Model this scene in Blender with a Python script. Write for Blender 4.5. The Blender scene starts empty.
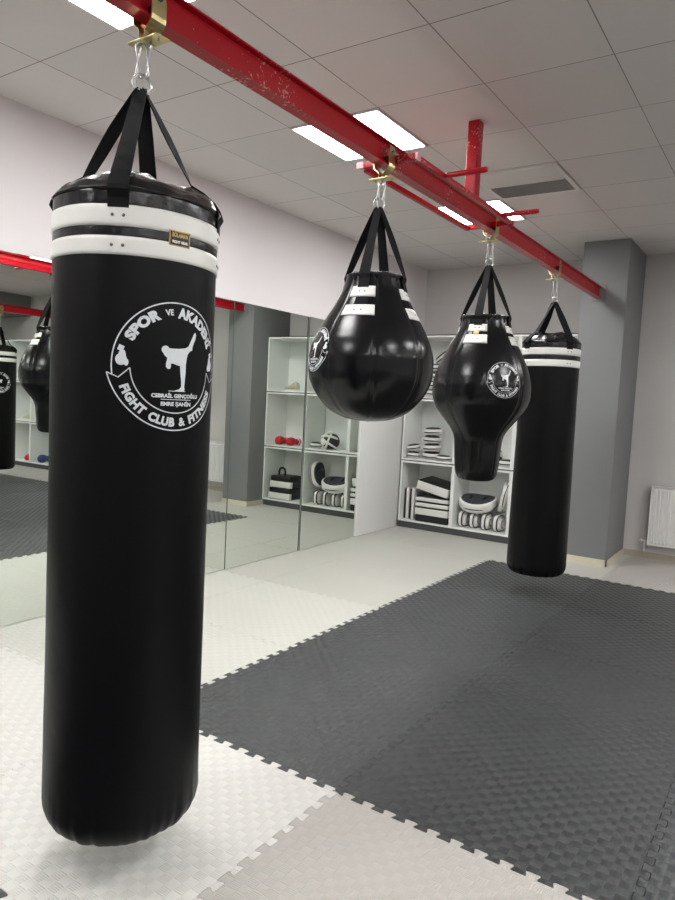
import bpy, bmesh, math, random
from mathutils import Vector, Matrix, noise, geometry
random.seed(4)
PI = math.pi
C = bpy.context.scene.collection
R = math.radians

# ------------------------------------------------------------------ helpers
def tag(o, label=None, cat=None, group=None, kind=None):
    if label: o['label'] = label
    if cat: o['category'] = cat
    if group: o['group'] = group
    if kind: o['kind'] = kind
    return o

def thing(name, loc, label, cat, rotz=0.0, group=None):
    o = bpy.data.objects.new(name, None)
    o.empty_display_size = 0.05
    C.objects.link(o)
    o.location = loc
    o.rotation_euler = (0, 0, rotz)
    return tag(o, label, cat, group)

class MB:
    """collects shapes, build() links them as one mesh object"""
    def __init__(s):
        s.v = []; s.f = []; s.m = []; s.sm = []
    def add(s, verts, faces, mat=0, smooth=False, M=None):
        n = len(s.v)
        for p in verts:
            p = Vector(p)
            s.v.append(M @ p if M is not None else p)
        for f in faces:
            s.f.append([i + n for i in f]); s.m.append(mat); s.sm.append(smooth)
    def box(s, a, b, mat=0, M=None, bev=0.0):
        (x0, y0, z0), (x1, y1, z1) = a, b
        if bev <= 0:
            v = [(x0,y0,z0),(x1,y0,z0),(x1,y1,z0),(x0,y1,z0),(x0,y0,z1),(x1,y0,z1),(x1,y1,z1),(x0,y1,z1)]
            f = [(0,3,2,1),(4,5,6,7),(0,1,5,4),(1,2,6,5),(2,3,7,6),(3,0,4,7)]
            s.add(v, f, mat, False, M); return
        bm = bmesh.new()
        bmesh.ops.create_cube(bm, size=1)
        for w in bm.verts:
            w.co = Vector(((x0+x1)/2 + w.co.x*(x1-x0), (y0+y1)/2 + w.co.y*(y1-y0), (z0+z1)/2 + w.co.z*(z1-z0)))
        bmesh.ops.bevel(bm, geom=bm.edges[:], offset=bev, segments=3, affect='EDGES', profile=0.5)
        s.bm(bm, mat, True, M)
    def bm(s, bm, mat=0, smooth=False, M=None):
        bm.verts.ensure_lookup_table(); bm.verts.index_update()
        s.add([v.co.copy() for v in bm.verts], [[v.index for v in f.verts] for f in bm.faces], mat, smooth, M)
        bm.free()
    def grid(s, pts, nu, nv, wrapu=False, mat=0, smooth=True, flip=False, M=None):
        """pts[j*nu+i], i<nu, j<nv"""
        f = []
        for j in range(nv-1):
            for i in range(nu if wrapu else nu-1):
                a = j*nu+i; b = j*nu+(i+1) % nu; c = (j+1)*nu+(i+1) % nu; d = (j+1)*nu+i
                f.append((a,d,c,b) if flip else (a,b,c,d))
        s.add(pts, f, mat, smooth, M)
    def tube(s, path, r, n=10, closed=False, mat=0, M=None, cap=True):
        path = [Vector(p) for p in path]
        N = len(path); pts = []
        t0 = (path[1]-path[0]).normalized()
        up = Vector((0,0,1)) if abs(t0.z) < 0.9 else Vector((1,0,0))
        u = t0.cross(up).normalized()
        for k in range(N):
            if closed: t = (path[(k+1) % N]-path[k-1]).normalized()
            else: t = (path[min(k+1,N-1)]-path[max(k-1,0)]).normalized()
            u = (u - t*u.dot(t)).normalized(); w = t.cross(u)
            rr = r[k] if isinstance(r, (list, tuple)) else r
            for i in range(n):
                a = 2*PI*i/n
                pts.append(path[k] + (u*math.cos(a)+w*math.sin(a))*rr)
        f = []
        for k in range(N if closed else N-1):
            for i in range(n):
                a = k*n+i; b = k*n+(i+1) % n; k2 = (k+1) % N
                f.append((a, b, k2*n+(i+1) % n, k2*n+i))
        if not closed and cap:
            f.append(list(range(n))[::-1]); f.append([(N-1)*n+i for i in range(n)])
        s.add(pts, f, mat, True, M)
    def torus(s, c, ax, R_, r, n=28, m=8, mat=0, sx=1.0, sy=1.0, M=None):
        ax = Vector(ax).normalized()
        up = Vector((0,0,1)) if abs(ax.z) < 0.9 else Vector((1,0,0))
        u = (up - ax*up.dot(ax)).normalized(); w = ax.cross(u)
        s.tube([Vector(c)+u*math.cos(2*PI*k/n)*R_*sx+w*math.sin(2*PI*k/n)*R_*sy for k in range(n)], r, m, True, mat, M)
    def lathe(s, prof, n=32, c=(0,0,0), mat=0, M=None):
        pts = []
        for r, z in prof:
            for i in range(n):
                a = 2*PI*i/n
                pts.append((c[0]+r*math.cos(a), c[1]+r*math.sin(a), c[2]+z))
        s.grid(pts, n, len(prof), True, mat, True, False, M)
    def superell(s, c, rad, e1=0.6, e2=0.8, nu=32, nv=18, mat=0, M=None, fn=None):
        def sp(v, e): return math.copysign(abs(v)**e, v)
        pts = []
        for j in range(nv):
            ph = -PI/2 + PI*j/(nv-1)
            for i in range(nu):
                th = 2*PI*i/nu
                p = Vector((rad[0]*sp(math.cos(ph),e1)*sp(math.cos(th),e2), rad[1]*sp(math.cos(ph),e1)*sp(math.sin(th),e2), rad[2]*sp(math.sin(ph),e1)))
                if fn: p = fn(p)
                pts.append(p+Vector(c))
        s.grid(pts, nu, nv, True, mat, True, False, M)
    def build(s, name, mats, parent=None, loc=None):
        me = bpy.data.meshes.new(name)
        me.from_pydata([tuple(v) for v in s.v], [], s.f)
        if not isinstance(mats, (list, tuple)): mats = [mats]
        for m in mats: me.materials.append(m)
        for i, p in enumerate(me.polygons):
            p.material_index = s.m[i]; p.use_smooth = s.sm[i]
        me.validate(); me.update()
        o = bpy.data.objects.new(name, me)
        C.objects.link(o)
        if parent: o.parent = parent
        if loc: o.location = loc
        return o

def copy_tree(o, parent=None):
    c = o.copy(); C.objects.link(c)
    if parent: c.parent = parent
    for ch in list(o.children): copy_tree(ch, c)
    return c

# ------------------------------------------------------------------ materials
def mat(name, col, rough=0.5, metal=0.0, spec=0.5, coat=0.0, bump=None, var=None, emit=None):
    m = bpy.data.materials.new(name); m.use_nodes = True
    nt = m.node_tree; b = nt.nodes['Principled BSDF']
    b.inputs['Base Color'].default_value = (*col, 1)
    b.inputs['Roughness'].default_value = rough
    b.inputs['Metallic'].default_value = metal
    b.inputs['Specular IOR Level'].default_value = spec
    if coat: b.inputs['Coat Weight'].default_value = coat; b.inputs['Coat Roughness'].default_value = 0.12
    tc = nt.nodes.new('ShaderNodeTexCoord')
    if var:      # (scale, amount)
        n = nt.nodes.new('ShaderNodeTexNoise'); n.inputs['Scale'].default_value = var[0]; n.inputs['Detail'].default_value = 4
        nt.links.new(tc.outputs['Object'], n.inputs['Vector'])
        r = nt.nodes.new('ShaderNodeMapRange'); r.inputs['To Min'].default_value = 1-var[1]; r.inputs['To Max'].default_value = 1+var[1]
        nt.links.new(n.outputs['Fac'], r.inputs['Value'])
        v = nt.nodes.new('ShaderNodeVectorMath'); v.operation = 'SCALE'; v.inputs[0].default_value = col
        nt.links.new(r.outputs[0], v.inputs['Scale']); nt.links.new(v.outputs[0], b.inputs['Base Color'])
    if bump:     # (scale, strength, distance)
        n = nt.nodes.new('ShaderNodeTexNoise'); n.inputs['Scale'].default_value = bump[0]; n.inputs['Detail'].default_value = 5
        nt.links.new(tc.outputs['Object'], n.inputs['Vector'])
        bp = nt.nodes.new('ShaderNodeBump'); bp.inputs['Strength'].default_value = bump[1]; bp.inputs['Distance'].default_value = bump[2]
        nt.links.new(n.outputs['Fac'], bp.inputs['Height']); nt.links.new(bp.outputs[0], b.inputs['Normal'])
    if emit:
        b.inputs['Emission Color'].default_value = (*emit[0], 1); b.inputs['Emission Strength'].default_value = emit[1]
    return m

def M_(nt, op, a, b=None, c=None):
    n = nt.nodes.new('ShaderNodeMath'); n.operation = op
    for i, v in enumerate((a, b, c)):
        if v is None: continue
        if isinstance(v, (int, float)): n.inputs[i].default_value = v
        else: nt.links.new(v, n.inputs[i])
    return n.outputs[0]

SQ = 1/28.0
def mat_foam(name, col, rough, spec, bstr, mott=0.04):
    m = mat(name, col, rough, 0, spec)
    nt = m.node_tree; b = nt.nodes['Principled BSDF']
    g = nt.nodes.new('ShaderNodeNewGeometry')
    sx = nt.nodes.new('ShaderNodeSeparateXYZ'); nt.links.new(g.outputs['Position'], sx.inputs[0])
    X = M_(nt, 'DIVIDE', M_(nt, 'ADD', sx.outputs[0], 50.0), SQ); Y = M_(nt, 'DIVIDE', M_(nt, 'ADD', sx.outputs[1], 50.0), SQ)
    fx = M_(nt, 'FRACT', X); fy = M_(nt, 'FRACT', Y)
    ck = M_(nt, 'MODULO', M_(nt, 'ADD', M_(nt, 'FLOOR', X), M_(nt, 'FLOOR', Y)), 2.0)
    wx = M_(nt, 'ABSOLUTE', M_(nt, 'SINE', M_(nt, 'MULTIPLY', X, PI*5)))
    wy = M_(nt, 'ABSOLUTE', M_(nt, 'SINE', M_(nt, 'MULTIPLY', Y, PI*5)))
    rid = M_(nt, 'ADD', M_(nt, 'MULTIPLY', wx, ck), M_(nt, 'MULTIPLY', wy, M_(nt, 'SUBTRACT', 1.0, ck)))
    # each square is a slightly raised pillow along its ridges
    px = M_(nt, 'SINE', M_(nt, 'MULTIPLY', fx, PI)); py = M_(nt, 'SINE', M_(nt, 'MULTIPLY', fy, PI))
    pil = M_(nt, 'ADD', M_(nt, 'MULTIPLY', py, ck), M_(nt, 'MULTIPLY', px, M_(nt, 'SUBTRACT', 1.0, ck)))
    h = M_(nt, 'ADD', M_(nt, 'MULTIPLY', rid, 0.30 if col[0] > 0.2 else 0.10), M_(nt, 'MULTIPLY', pil, 0.42 if col[0] > 0.2 else 0.55))
    bp = nt.nodes.new('ShaderNodeBump'); bp.inputs['Strength'].default_value = bstr; bp.inputs['Distance'].default_value = 0.0042
    nt.links.new(h, bp.inputs['Height']); nt.links.new(bp.outputs[0], b.inputs['Normal'])
    # wear of the foam: faint cloudy mottling
    n = nt.nodes.new('ShaderNodeTexNoise'); n.inputs['Scale'].default_value = 2.2; n.inputs['Detail'].default_value = 6
    nt.links.new(g.outputs['Position'], n.inputs['Vector'])
    oi = nt.nodes.new('ShaderNodeObjectInfo')
    f = M_(nt, 'ADD', M_(nt, 'MULTIPLY', M_(nt, 'SUBTRACT', n.outputs['Fac'], 0.5), mott*2), 1.0)
    f = M_(nt, 'MULTIPLY', f, M_(nt, 'ADD', M_(nt, 'MULTIPLY', ck, 0.085 if col[0] > 0.2 else 0.22), 0.955 if col[0] > 0.2 else 0.88))  # alternate squares lighter: ridge sheen painted into the base colour
    # roughness too: squares grooved one way are moulded a touch shinier
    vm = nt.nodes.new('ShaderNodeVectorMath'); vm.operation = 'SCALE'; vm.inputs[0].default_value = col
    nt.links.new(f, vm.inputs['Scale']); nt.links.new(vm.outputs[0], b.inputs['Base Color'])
    nt.links.new(M_(nt, 'ADD', M_(nt, 'MULTIPLY', ck, 0.26), rough-0.13), b.inputs['Roughness'])
    return m

def mat_ceiling():
    col = (0.69, 0.655, 0.64)
    m = mat('ceiling_tiles', col, 0.6, 0, 0.4)
    nt = m.node_tree; b = nt.nodes['Principled BSDF']
    g = nt.nodes.new('ShaderNodeNewGeometry')
    sx = nt.nodes.new('ShaderNodeSeparateXYZ'); nt.links.new(g.outputs['Position'], sx.inputs[0])
    X = M_(nt, 'DIVIDE', M_(nt, 'ADD', sx.outputs[0], 60.036), 0.6); Y = M_(nt, 'DIVIDE', M_(nt, 'ADD', sx.outputs[1], 59.78), 0.6)
    def dist(v): 
        f = M_(nt, 'FRACT', v); return M_(nt, 'MULTIPLY', M_(nt, 'MINIMUM', f, M_(nt, 'SUBTRACT', 1.0, f)), 0.6)
    dx, dy = dist(X), dist(Y)
    lx = M_(nt, 'LESS_THAN', dx, 0.0028); ly = M_(nt, 'LESS_THAN', dy, 0.0028)
    ln = M_(nt, 'MAXIMUM', lx, ly)
    wn = nt.nodes.new('ShaderNodeTexWhiteNoise'); wn.noise_dimensions = '2D'
    cb = nt.nodes.new('ShaderNodeCombineXYZ'); nt.links.new(M_(nt, 'FLOOR', X), cb.inputs[0]); nt.links.new(M_(nt, 'FLOOR', Y), cb.inputs[1])
    nt.links.new(cb.outputs[0], wn.inputs['Vector'])
    tone = M_(nt, 'ADD', M_(nt, 'MULTIPLY', wn.outputs['Value'], 0.06), 0.97)
    n = nt.nodes.new('ShaderNodeTexNoise'); n.inputs['Scale'].default_value = 0.9; n.inputs['Detail'].default_value = 2
    nt.links.new(g.outputs['Position'], n.inputs['Vector'])
    brk = M_(nt, 'MULTIPLY', n.outputs['Fac'], 0.9)
    fac = M_(nt, 'MULTIPLY', tone, M_(nt, 'SUBTRACT', 1.0, M_(nt, 'MULTIPLY', ln, M_(nt, 'ADD', brk, 0.15))))
    vm = nt.nodes.new('ShaderNodeVectorMath'); vm.operation = 'SCALE'; vm.inputs[0].default_value = col
    nt.links.new(fac, vm.inputs['Scale']); nt.links.new(vm.outputs[0], b.inputs['Base Color'])
    wv = nt.nodes.new('ShaderNodeTexNoise'); wv.inputs['Scale'].default_value = 22; wv.inputs['Detail'].default_value = 1
    nt.links.new(g.outputs['Position'], wv.inputs['Vector'])
    hh = M_(nt, 'ADD', M_(nt, 'MULTIPLY', wv.outputs['Fac'], 0.5), M_(nt, 'MULTIPLY', M_(nt, 'GREATER_THAN', M_(nt, 'MINIMUM', dx, dy), 0.012), 0.8))
    bp = nt.nodes.new('ShaderNodeBump'); bp.inputs['Strength'].default_value = 0.35; bp.inputs['Distance'].default_value = 0.003
    nt.links.new(hh, bp.inputs['Height']); nt.links.new(bp.outputs[0], b.inputs['Normal'])
    return m

def mat_red():
    m = mat('red_enamel', (0.40, 0.003, 0.012), 0.34, 0, 0.35)
    nt = m.node_tree; b = nt.nodes['Principled BSDF']
    tc = nt.nodes.new('ShaderNodeTexCoord')
    n1 = nt.nodes.new('ShaderNodeTexNoise'); n1.inputs['Scale'].default_value = 90; n1.inputs['Detail'].default_value = 6
    n2 = nt.nodes.new('ShaderNodeTexNoise'); n2.inputs['Scale'].default_value = 3.5; n2.inputs['Detail'].default_value = 2
    for n in (n1, n2): nt.links.new(tc.outputs['Object'], n.inputs['Vector'])
    sc = M_(nt, 'GREATER_THAN', M_(nt, 'ADD', M_(nt, 'MULTIPLY', n1.outputs['Fac'], 0.6), M_(nt, 'MULTIPLY', n2.outputs['Fac'], 0.55)), 0.70)
    mx = nt.nodes.new('ShaderNodeMix'); mx.data_type = 'RGBA'
    mx.inputs[6].default_value = (0.40, 0.003, 0.012, 1); mx.inputs[7].default_value = (0.62, 0.25, 0.24, 1)
    nt.links.new(sc, mx.inputs[0]); nt.links.new(mx.outputs[2], b.inputs['Base Color'])
    bp = nt.nodes.new('ShaderNodeBump'); bp.inputs['Strength'].default_value = 0.25; bp.inputs['Distance'].default_value = 0.001
    nt.links.new(n1.outputs['Fac'], bp.inputs['Height']); nt.links.new(bp.outputs[0], b.inputs['Normal'])
    return m

WALL = mat('wall_paint', (0.60, 0.582, 0.572), 0.75, 0, 0.3, bump=(60, 0.08, 0.002), var=(1.3, 0.02))
WALLW = mat('wall_paint_white', (0.79, 0.765, 0.775), 0.7, 0, 0.3, bump=(60, 0.08, 0.002), var=(1.3, 0.02))
PILLAR = mat('grey_pillar_paint', (0.208, 0.214, 0.219), 0.6, 0, 0.35, bump=(14, 0.15, 0.004), var=(4, 0.05))
CREAM = mat('cream_baseboard', (0.62, 0.57, 0.44), 0.45)
CEIL = mat_ceiling()
RED = mat_red()
MIRROR = mat('mirror_glass', (0.80, 0.85, 0.79), 0.0, 1.0)
SEAM = mat('mirror_edge', (0.10, 0.14, 0.12), 0.3)
WHITEBOARD = mat('white_laminate', (0.80, 0.81, 0.80), 0.4)
SHELF = mat('shelf_laminate', (0.84, 0.86, 0.84), 0.38)
PLINTH = mat('dark_plinth', (0.06, 0.062, 0.065), 0.5)
VINYL = mat('black_vinyl', (0.0022, 0.0025, 0.0034), 0.42, 0, 0.16, bump=(9, 0.22, 0.012))
VINYL2 = mat('black_gloss_leather', (0.0035, 0.0038, 0.0048), 0.24, 0, 0.36, bump=(7, 0.12, 0.012))
GLOSSCAP = mat('black_patent_vinyl', (0.005, 0.005, 0.006), 0.26, 0, 0.42, bump=(14, 0.35, 0.012))
STRIPE = mat('white_vinyl', (0.78, 0.78, 0.75), 0.4, 0, 0.4, bump=(30, 0.2, 0.002))
WEB = mat('black_webbing', (0.006, 0.006, 0.007), 0.8, 0, 0.2, bump=(350, 0.5, 0.001))
PRINT = mat('logo_print', (0.70, 0.74, 0.77), 0.45)
GOLD = mat('gold_thread', (0.50, 0.36, 0.12), 0.45)
STEEL = mat('zinc_steel', (0.52, 0.52, 0.52), 0.28, 1.0)
BRASS = mat('yellow_zinc', (0.62, 0.52, 0.27), 0.28, 1.0, var=(25, 0.25))
DARKM = mat('dark_rubber_wheel', (0.03, 0.012, 0.012), 0.45)
RIVET = mat('rivet_steel', (0.16, 0.16, 0.16), 0.3, 1.0)
PINK = mat('pink_bar_end', (0.80, 0.42, 0.48), 0.35)  # pale pink on the cross bar ends
LIGHTF = mat('foam_light_grey', (0.5, 0.5, 0.48), 0.6)
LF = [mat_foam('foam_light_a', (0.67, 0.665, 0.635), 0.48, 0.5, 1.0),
      mat_foam('foam_light_b', (0.45, 0.432, 0.405), 0.50, 0.5, 0.9),  # darker mats up front; also paints in the dim back row
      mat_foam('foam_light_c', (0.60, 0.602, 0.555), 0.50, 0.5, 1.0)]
LF.append(mat_foam('foam_light_dimmed', (0.54, 0.54, 0.495), 0.50, 0.5, 1.0))  # grey darkened to paint in the light falloff towards the back
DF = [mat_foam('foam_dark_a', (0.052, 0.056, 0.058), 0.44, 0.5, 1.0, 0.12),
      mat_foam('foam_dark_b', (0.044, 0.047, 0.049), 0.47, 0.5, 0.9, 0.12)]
SUB = mat('subfloor', (0.12, 0.12, 0.12), 0.8)
RADW = mat('radiator_enamel', (0.80, 0.80, 0.79), 0.35)
PADW = mat('white_pad_vinyl', (0.74, 0.74, 0.71), 0.4, bump=(25, 0.15, 0.003))
PADB = mat('black_pad_vinyl', (0.010, 0.010, 0.011), 0.38, bump=(25, 0.25, 0.003))
PADG = mat('charcoal_pad_print', (0.035, 0.04, 0.05), 0.5, var=(40, 0.7))
REDP = mat('red_leather', (0.50, 0.012, 0.025), 0.35)
BLUEP = mat('navy_leather', (0.03, 0.05, 0.16), 0.4)
BEIGE = mat('beige_suede', (0.50, 0.47, 0.33), 0.7)
LEDM = mat('led_diffuser', (0.9, 0.9, 0.9), 0.5, emit=((1.0, 0.985, 0.97), 30.0))
FRAMEW = mat('white_metal_frame', (0.7, 0.7, 0.69), 0.4)
VENTD = mat('vent_dark', (0.03, 0.03, 0.03), 0.7)
VENTS = mat('vent_slat_grey', (0.66, 0.66, 0.64), 0.45)

# ------------------------------------------------------------------ room
H = 2.986; D = 7.35; XR = 8.75; YB = -4.2
def struct(name, mb, m):
    return tag(mb.build(name, m), kind='structure')
b = MB(); b.box((-0.15, YB-0.15, -0.13), (XR+0.15, D+0.15, -0.022)); struct('floor', b, SUB)
b = MB(); b.box((-0.15, YB-0.15, H), (XR+0.15, D+0.15, H+0.12)); struct('ceiling', b, CEIL)
b = MB(); b.box((-0.15, YB, -0.022), (0.0, D, H)); struct('wall_left', b, WALLW)
b = MB(); b.box((-0.15, D, -0.022), (XR+0.15, D+0.15, H)); struct('wall_back', b, WALL)
b = MB(); b.box((XR, YB, -0.022), (XR+0.15, D, H)); struct('wall_right', b, WALL)
b = MB(); b.box((-0.15, YB-0.15, -0.022), (XR+0.15, YB, H)); struct('wall_front', b, WALL)
PX0, PX1, PY = 1.985, 2.390, 6.6
b = MB(); b.box((PX0, PY, -0.022), (PX1, D, H), bev=0.006); struct('wall_pillar', b, PILLAR)
b = MB(); b.box((7.8, YB, 2.63), (XR, D, H)); struct('wall_soffit', b, mat('soffit_paint', (0.20, 0.205, 0.21), 0.6))
# baseboards
b = MB()
b.box((PX0-0.012, PY-0.013, 0), (PX1+0.013, PY, 0.062)); b.box((PX1, PY-0.013, 0), (PX1+0.013, D-0.013, 0.062))
b.box((PX0-0.012, PY, 0), (PX0, 6.93, 0.062))
struct('baseboard_pillar', b, CREAM)
b = MB(); b.box((PX1+0.013, D-0.014, 0), (6.40, D, 0.062)); struct('baseboard_back', b, mat('tan_baseboard', (0.42, 0.37, 0.29), 0.5))

# ------------------------------------------------------------------ foam floor mats with jigsaw edges
A0, P_ = 0.455, 1.01
B0 = 0.01
XS = [0.0] + [A0 + P_*k for k in range(0, 9)]
XS = [x for x in XS if x < XR-0.3] + [XR]
YS = [B0 + 1.008*k for k in range(0, 8)]
YS = [y for y in YS if y < D-0.5] + [D]
NT = 12
def tooth_path(p, q, sgn, gap):
    """dovetail jigsaw edge from p to q; bumps go to the left of p->q when sgn=+1"""
    p = Vector((p[0], p[1])); q = Vector((q[0], q[1])); d = q-p; L = d.length; d /= L
    n = Vector((-d.y, d.x))
    k = max(1, round(L/(1.01/NT))); w = L/k; A = 0.0155
    out = [p]
    for i in range(k):
        s = i*w
        prof = [(0.44, -1), (0.47, -0.6), (0.39, 0.6), (0.40, 1.0), (0.47, 1.2), (0.86, 1.2), (0.94, 1.0), (0.945, 0.6), (0.87, -0.6), (0.90, -1)]
        for t, h in prof:
            out.append(p + d*(s+t*w) + n*(A*h*sgn*0.82))
    out.append(q)
    return out
def edge(i0, j0, i1, j1):
    """shared edge between grid nodes, always generated in the canonical direction"""
    p, q = (XS[i0], YS[j0]), (XS[i1], YS[j1])
    horiz = j0 == j1
    onwall = (horiz and (j0 == 0 or j0 == len(YS)-1)) or (not horiz and (i0 == 0 or i0 == len(XS)-1))
    if onwall: return [Vector(p), Vector(q)]
    # corners are shifted a little so that the teeth of both directions never collide
    return tooth_path(p, q, 1 if horiz else -1, 0)
ORD = ['first', 'second', 'third', 'fourth', 'fifth', 'sixth', 'seventh', 'eighth', 'ninth', 'tenth']
nx, ny = len(XS)-1, len(YS)-1
for i in range(nx):
    for j in range(ny):
        cx, cy = (XS[i]+XS[i+1])/2, (YS[j]+YS[j+1])/2
        dark = cx > 1.4 and (cy < 1.02 or 2.03 < cy < 6.0) and cx < 7.6
        if i == 0: dark = False
        e0 = edge(i, j, i+1, j); e1 = edge(i+1, j, i+1, j+1); e2 = edge(i, j+1, i+1, j+1); e3 = edge(i, j, i, j+1)
        loop = e0[:-1] + e1[:-1] + e2[::-1][:-1] + e3[::-1][:-1]
        g = 0.0013 if dark else 0.0009
        # seam gap: pull vertices towards the inside along the local normal
        N = len(loop); ins = []
        for k in range(N):
            a, c, bb = loop[k-1], loop[k], loop[(k+1) % N]
            t1 = (c-a).normalized(); t2 = (bb-c).normalized()
            nn = Vector((-(t1.y+t2.y), t1.x+t2.x))
            if nn.length > 1e-6: nn.normalize()
            g2 = g*0.15 if (dark and abs(c.y-YS[3]) < 0.025) else g
            ins.append(c + nn*g2)
        # keep clear of the pillar
        if YS[j+1] > 6.6 and XS[i] < PX1 and XS[i+1] > PX0: pass
        bm = bmesh.new()
        top = [bm.verts.new((p.x, p.y, 0)) for p in ins]
        bot = [bm.verts.new((p.x, p.y, -0.0215)) for p in ins]
        try:
            f = bm.faces.new(top)
        except ValueError:
            continue
        for k in range(N):
            bm.faces.new((top[k-1], bot[k-1], bot[k], top[k]))
        f.normal_update()
        bmesh.ops.recalc_face_normals(bm, faces=bm.faces[:])
        bmesh.ops.triangulate(bm, faces=[f])
        mb = MB(); mb.bm(bm)
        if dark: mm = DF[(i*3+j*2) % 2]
        else: mm = LF[1] if (cx > 2.4 and cy < 2.1) or (cy > 6 and cx > 2.0) else (LF[0] if cy < 2.1 else (LF[3] if cy > 4.1 else LF[2]))  # far rows darker: light falloff painted into the mat colour
        o = mb.build('foam_floor_mat', mm)
        col = 'charcoal' if dark else 'light grey'
        fromwall = ORD[i] if i else 'narrow cut'
        row = ORD[ny-1-j]
        if i == 0: lab = 'narrow %s foam mat along mirror wall, %s row from shelves' % (col, row)
        else: lab = '%s foam floor mat, %s column from mirror wall, %s row from shelves' % (col, ORD[i-1], row)
        tag(o, lab, 'floor mat', 'interlocking foam floor mats')

# ------------------------------------------------------------------ mirror panels and white panel on the left wall
MZ = 2.155
seams = [-0.96, 0.05, 1.055, 2.06, 3.065, 4.065, 5.055, 6.02]
names = ['behind the camera side', 'out at the near left', 'nearest one in view, left of the front heavy bag', 'partly behind the front heavy bag',
         'third before the white panel', 'between the front heavy bag and the seams', 'next to the white panel, showing the shelf reflection']
labs = ['large wall mirror panel at the near end of the mirror row', 'large wall mirror panel, second from the near end of the mirror row',
        'large wall mirror panel at the left edge of the picture', 'large wall mirror panel reflecting the distant hanging bag beside the front heavy bag',
        'large wall mirror panel hidden mostly behind the front heavy bag', 'large wall mirror panel reflecting the grey pillar and radiator',
        'large wall mirror panel reflecting the white shelves, beside the white wall panel']
for k in range(len(seams)-1):
    L = seams[k+1]-seams[k]
    al = [0.003, 0.003, 0.0075, 0.0075, 0.005, 0.0050, 0.0120][k]     # the panels are hung very slightly out of true
    t = thing('mirror_panel', (0.0004+al*L, seams[k], 0.0), labs[k], 'mirror', al, 'wall mirror panels')
    b = MB(); b.box((0.0, 0.0012, 0.004), (0.005, L-0.0012, MZ)); b.build('mirror_glass', MIRROR, t)
    b = MB(); b.box((-0.0004, -0.0008, 0.004), (0.0046, 0.0008, MZ)); b.build('edge_strip', SEAM, t)
b = MB(); b.box((0.0, 6.022, 0.001), (0.022, 6.895, MZ), bev=0.002)
tag(b.build('wall_panel', WHITEBOARD), 'plain white board on the wall between the mirrors and the shelves', 'wall panel')

# ------------------------------------------------------------------ ceiling lights, vent
def ceiling_light(x, y, label):
    t = thing('ceiling_light', (x, y, H), label, 'ceiling light', 0, 'square ceiling light panels')
    b = MB(); w = 0.298
    b.box((-w, -w, -0.010), (w, -w+0.012, 0)); b.box((-w, w-0.012, -0.010), (w, w, 0))
    b.box((-w, -w+0.012, -0.010), (-w+0.012, w-0.012, 0)); b.box((w-0.012, -w+0.012, -0.010), (w, w-0.012, 0))
    b.build('frame', FRAMEW, t)
    b = MB(); b.box((-w+0.012, -w+0.012, -0.006), (w-0.012, w-0.012, -0.001)); b.build('diffuser', LEDM, t)
cols = [(1.464, 'nearest the mirror wall'), (4.464, 'in the middle of the room'), (7.464, 'near the far right wall')]
rows = [(-1.88, 'far behind the camera'), (-0.08, 'beside the camera'), (1.72, 'above the front heavy bag'), (3.52, 'above the round ball bag'), (5.32, 'above the pear-shaped bag')]
for x, xn in cols:
    for y, yn in rows:
        if x > 7 and y > 0: x_ = 7.164
        else: x_ = x
        if xn.startswith('nearest'): lab = 'square bright ceiling light panel ' + yn + ', on the mirror side'
        else: lab = 'square ceiling light %s, row %s' % (xn, yn)
        ceiling_light(x_, y, lab)

t = thing('ceiling_vent', (2.064, 4.72, H), 'square louvred air vent in the ceiling beside the red beam', 'air vent')
b = MB(); w = 0.296
b.box((-w, -w, -0.012), (w, -w+0.03, 0)); b.box((-w, w-0.03, -0.012), (w, w, 0)); b.box((-w, -w+0.03, -0.012), (-w+0.03, w-0.03, 0)); b.box((w-0.03, -w+0.03, -0.012), (w, w-0.03, 0))
b.build('frame', FRAMEW, t)
b = MB(); b.box((-w+0.03, -w+0.03, -0.003), (w-0.03, w-0.03, -0.0005)); b.build('backing', VENTD, t)
for k in range(18):
    yy = -w+0.040 + k*0.0302
    near = k < 9
    ang = R(-32) if near else R(58)
    wd = 0.0135 if near else 0.0065
    Mx = Matrix.Translation((0, yy, -0.0115)) @ Matrix.Rotation(ang, 4, 'X')
    b = MB(); b.box((-w+0.032, -wd, -0.0006), (w-0.032, wd, 0.0006), M=Mx); b.build('slat', VENTS, t)

# ------------------------------------------------------------------ red I-beam rails
RX, RZ0, RZ1 = 2.15, 2.46, 2.562
def ibeam(mb, x, y0, y1, z0=RZ0, z1=RZ1, w=0.055):
    prof = [(-w/2, z0), (w/2, z0), (w/2, z0+0.0055), (0.006, z0+0.009), (0.0022, z0+0.014), (0.0022, z1-0.014), (0.006, z1-0.009), (w/2, z1-0.0055),
            (w/2, z1), (-w/2, z1), (-w/2, z1-0.0055), (-0.006, z1-0.009), (-0.0022, z1-0.014), (-0.0022, z0+0.014), (-0.006, z0+0.009), (-w/2, z0+0.0055)]
    n = len(prof); ys = [y0, y1]
    v = [(x+px, yy, pz) for yy in ys for px, pz in prof]
    f = [(k, (k+1) % n, n+(k+1) % n, n+k) for k in range(n)]
    f.append(list(range(n))[::-1]); f.append([n+k for k in range(n)])
    mb.add(v, f)
rail = thing('steel_rail', (RX, -2.5, RZ0), 'scratched red steel I-beam rail carrying the hanging bags, ending at the grey pillar', 'rail')
def at_parent(mb, name, m, par):
    o = mb.build(name, m, par); o.location = -Vector(par.location); return o
b = MB(); ibeam(b, RX, -2.5, 6.592); at_parent(b, 'beam', RED, rail)
b = MB(); b.box((RX-0.06, 6.592, RZ0-0.03), (RX+0.06, 6.599, RZ1+0.03), bev=0.001); e = at_parent(b, 'end_plate', PILLAR, rail)
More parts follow.
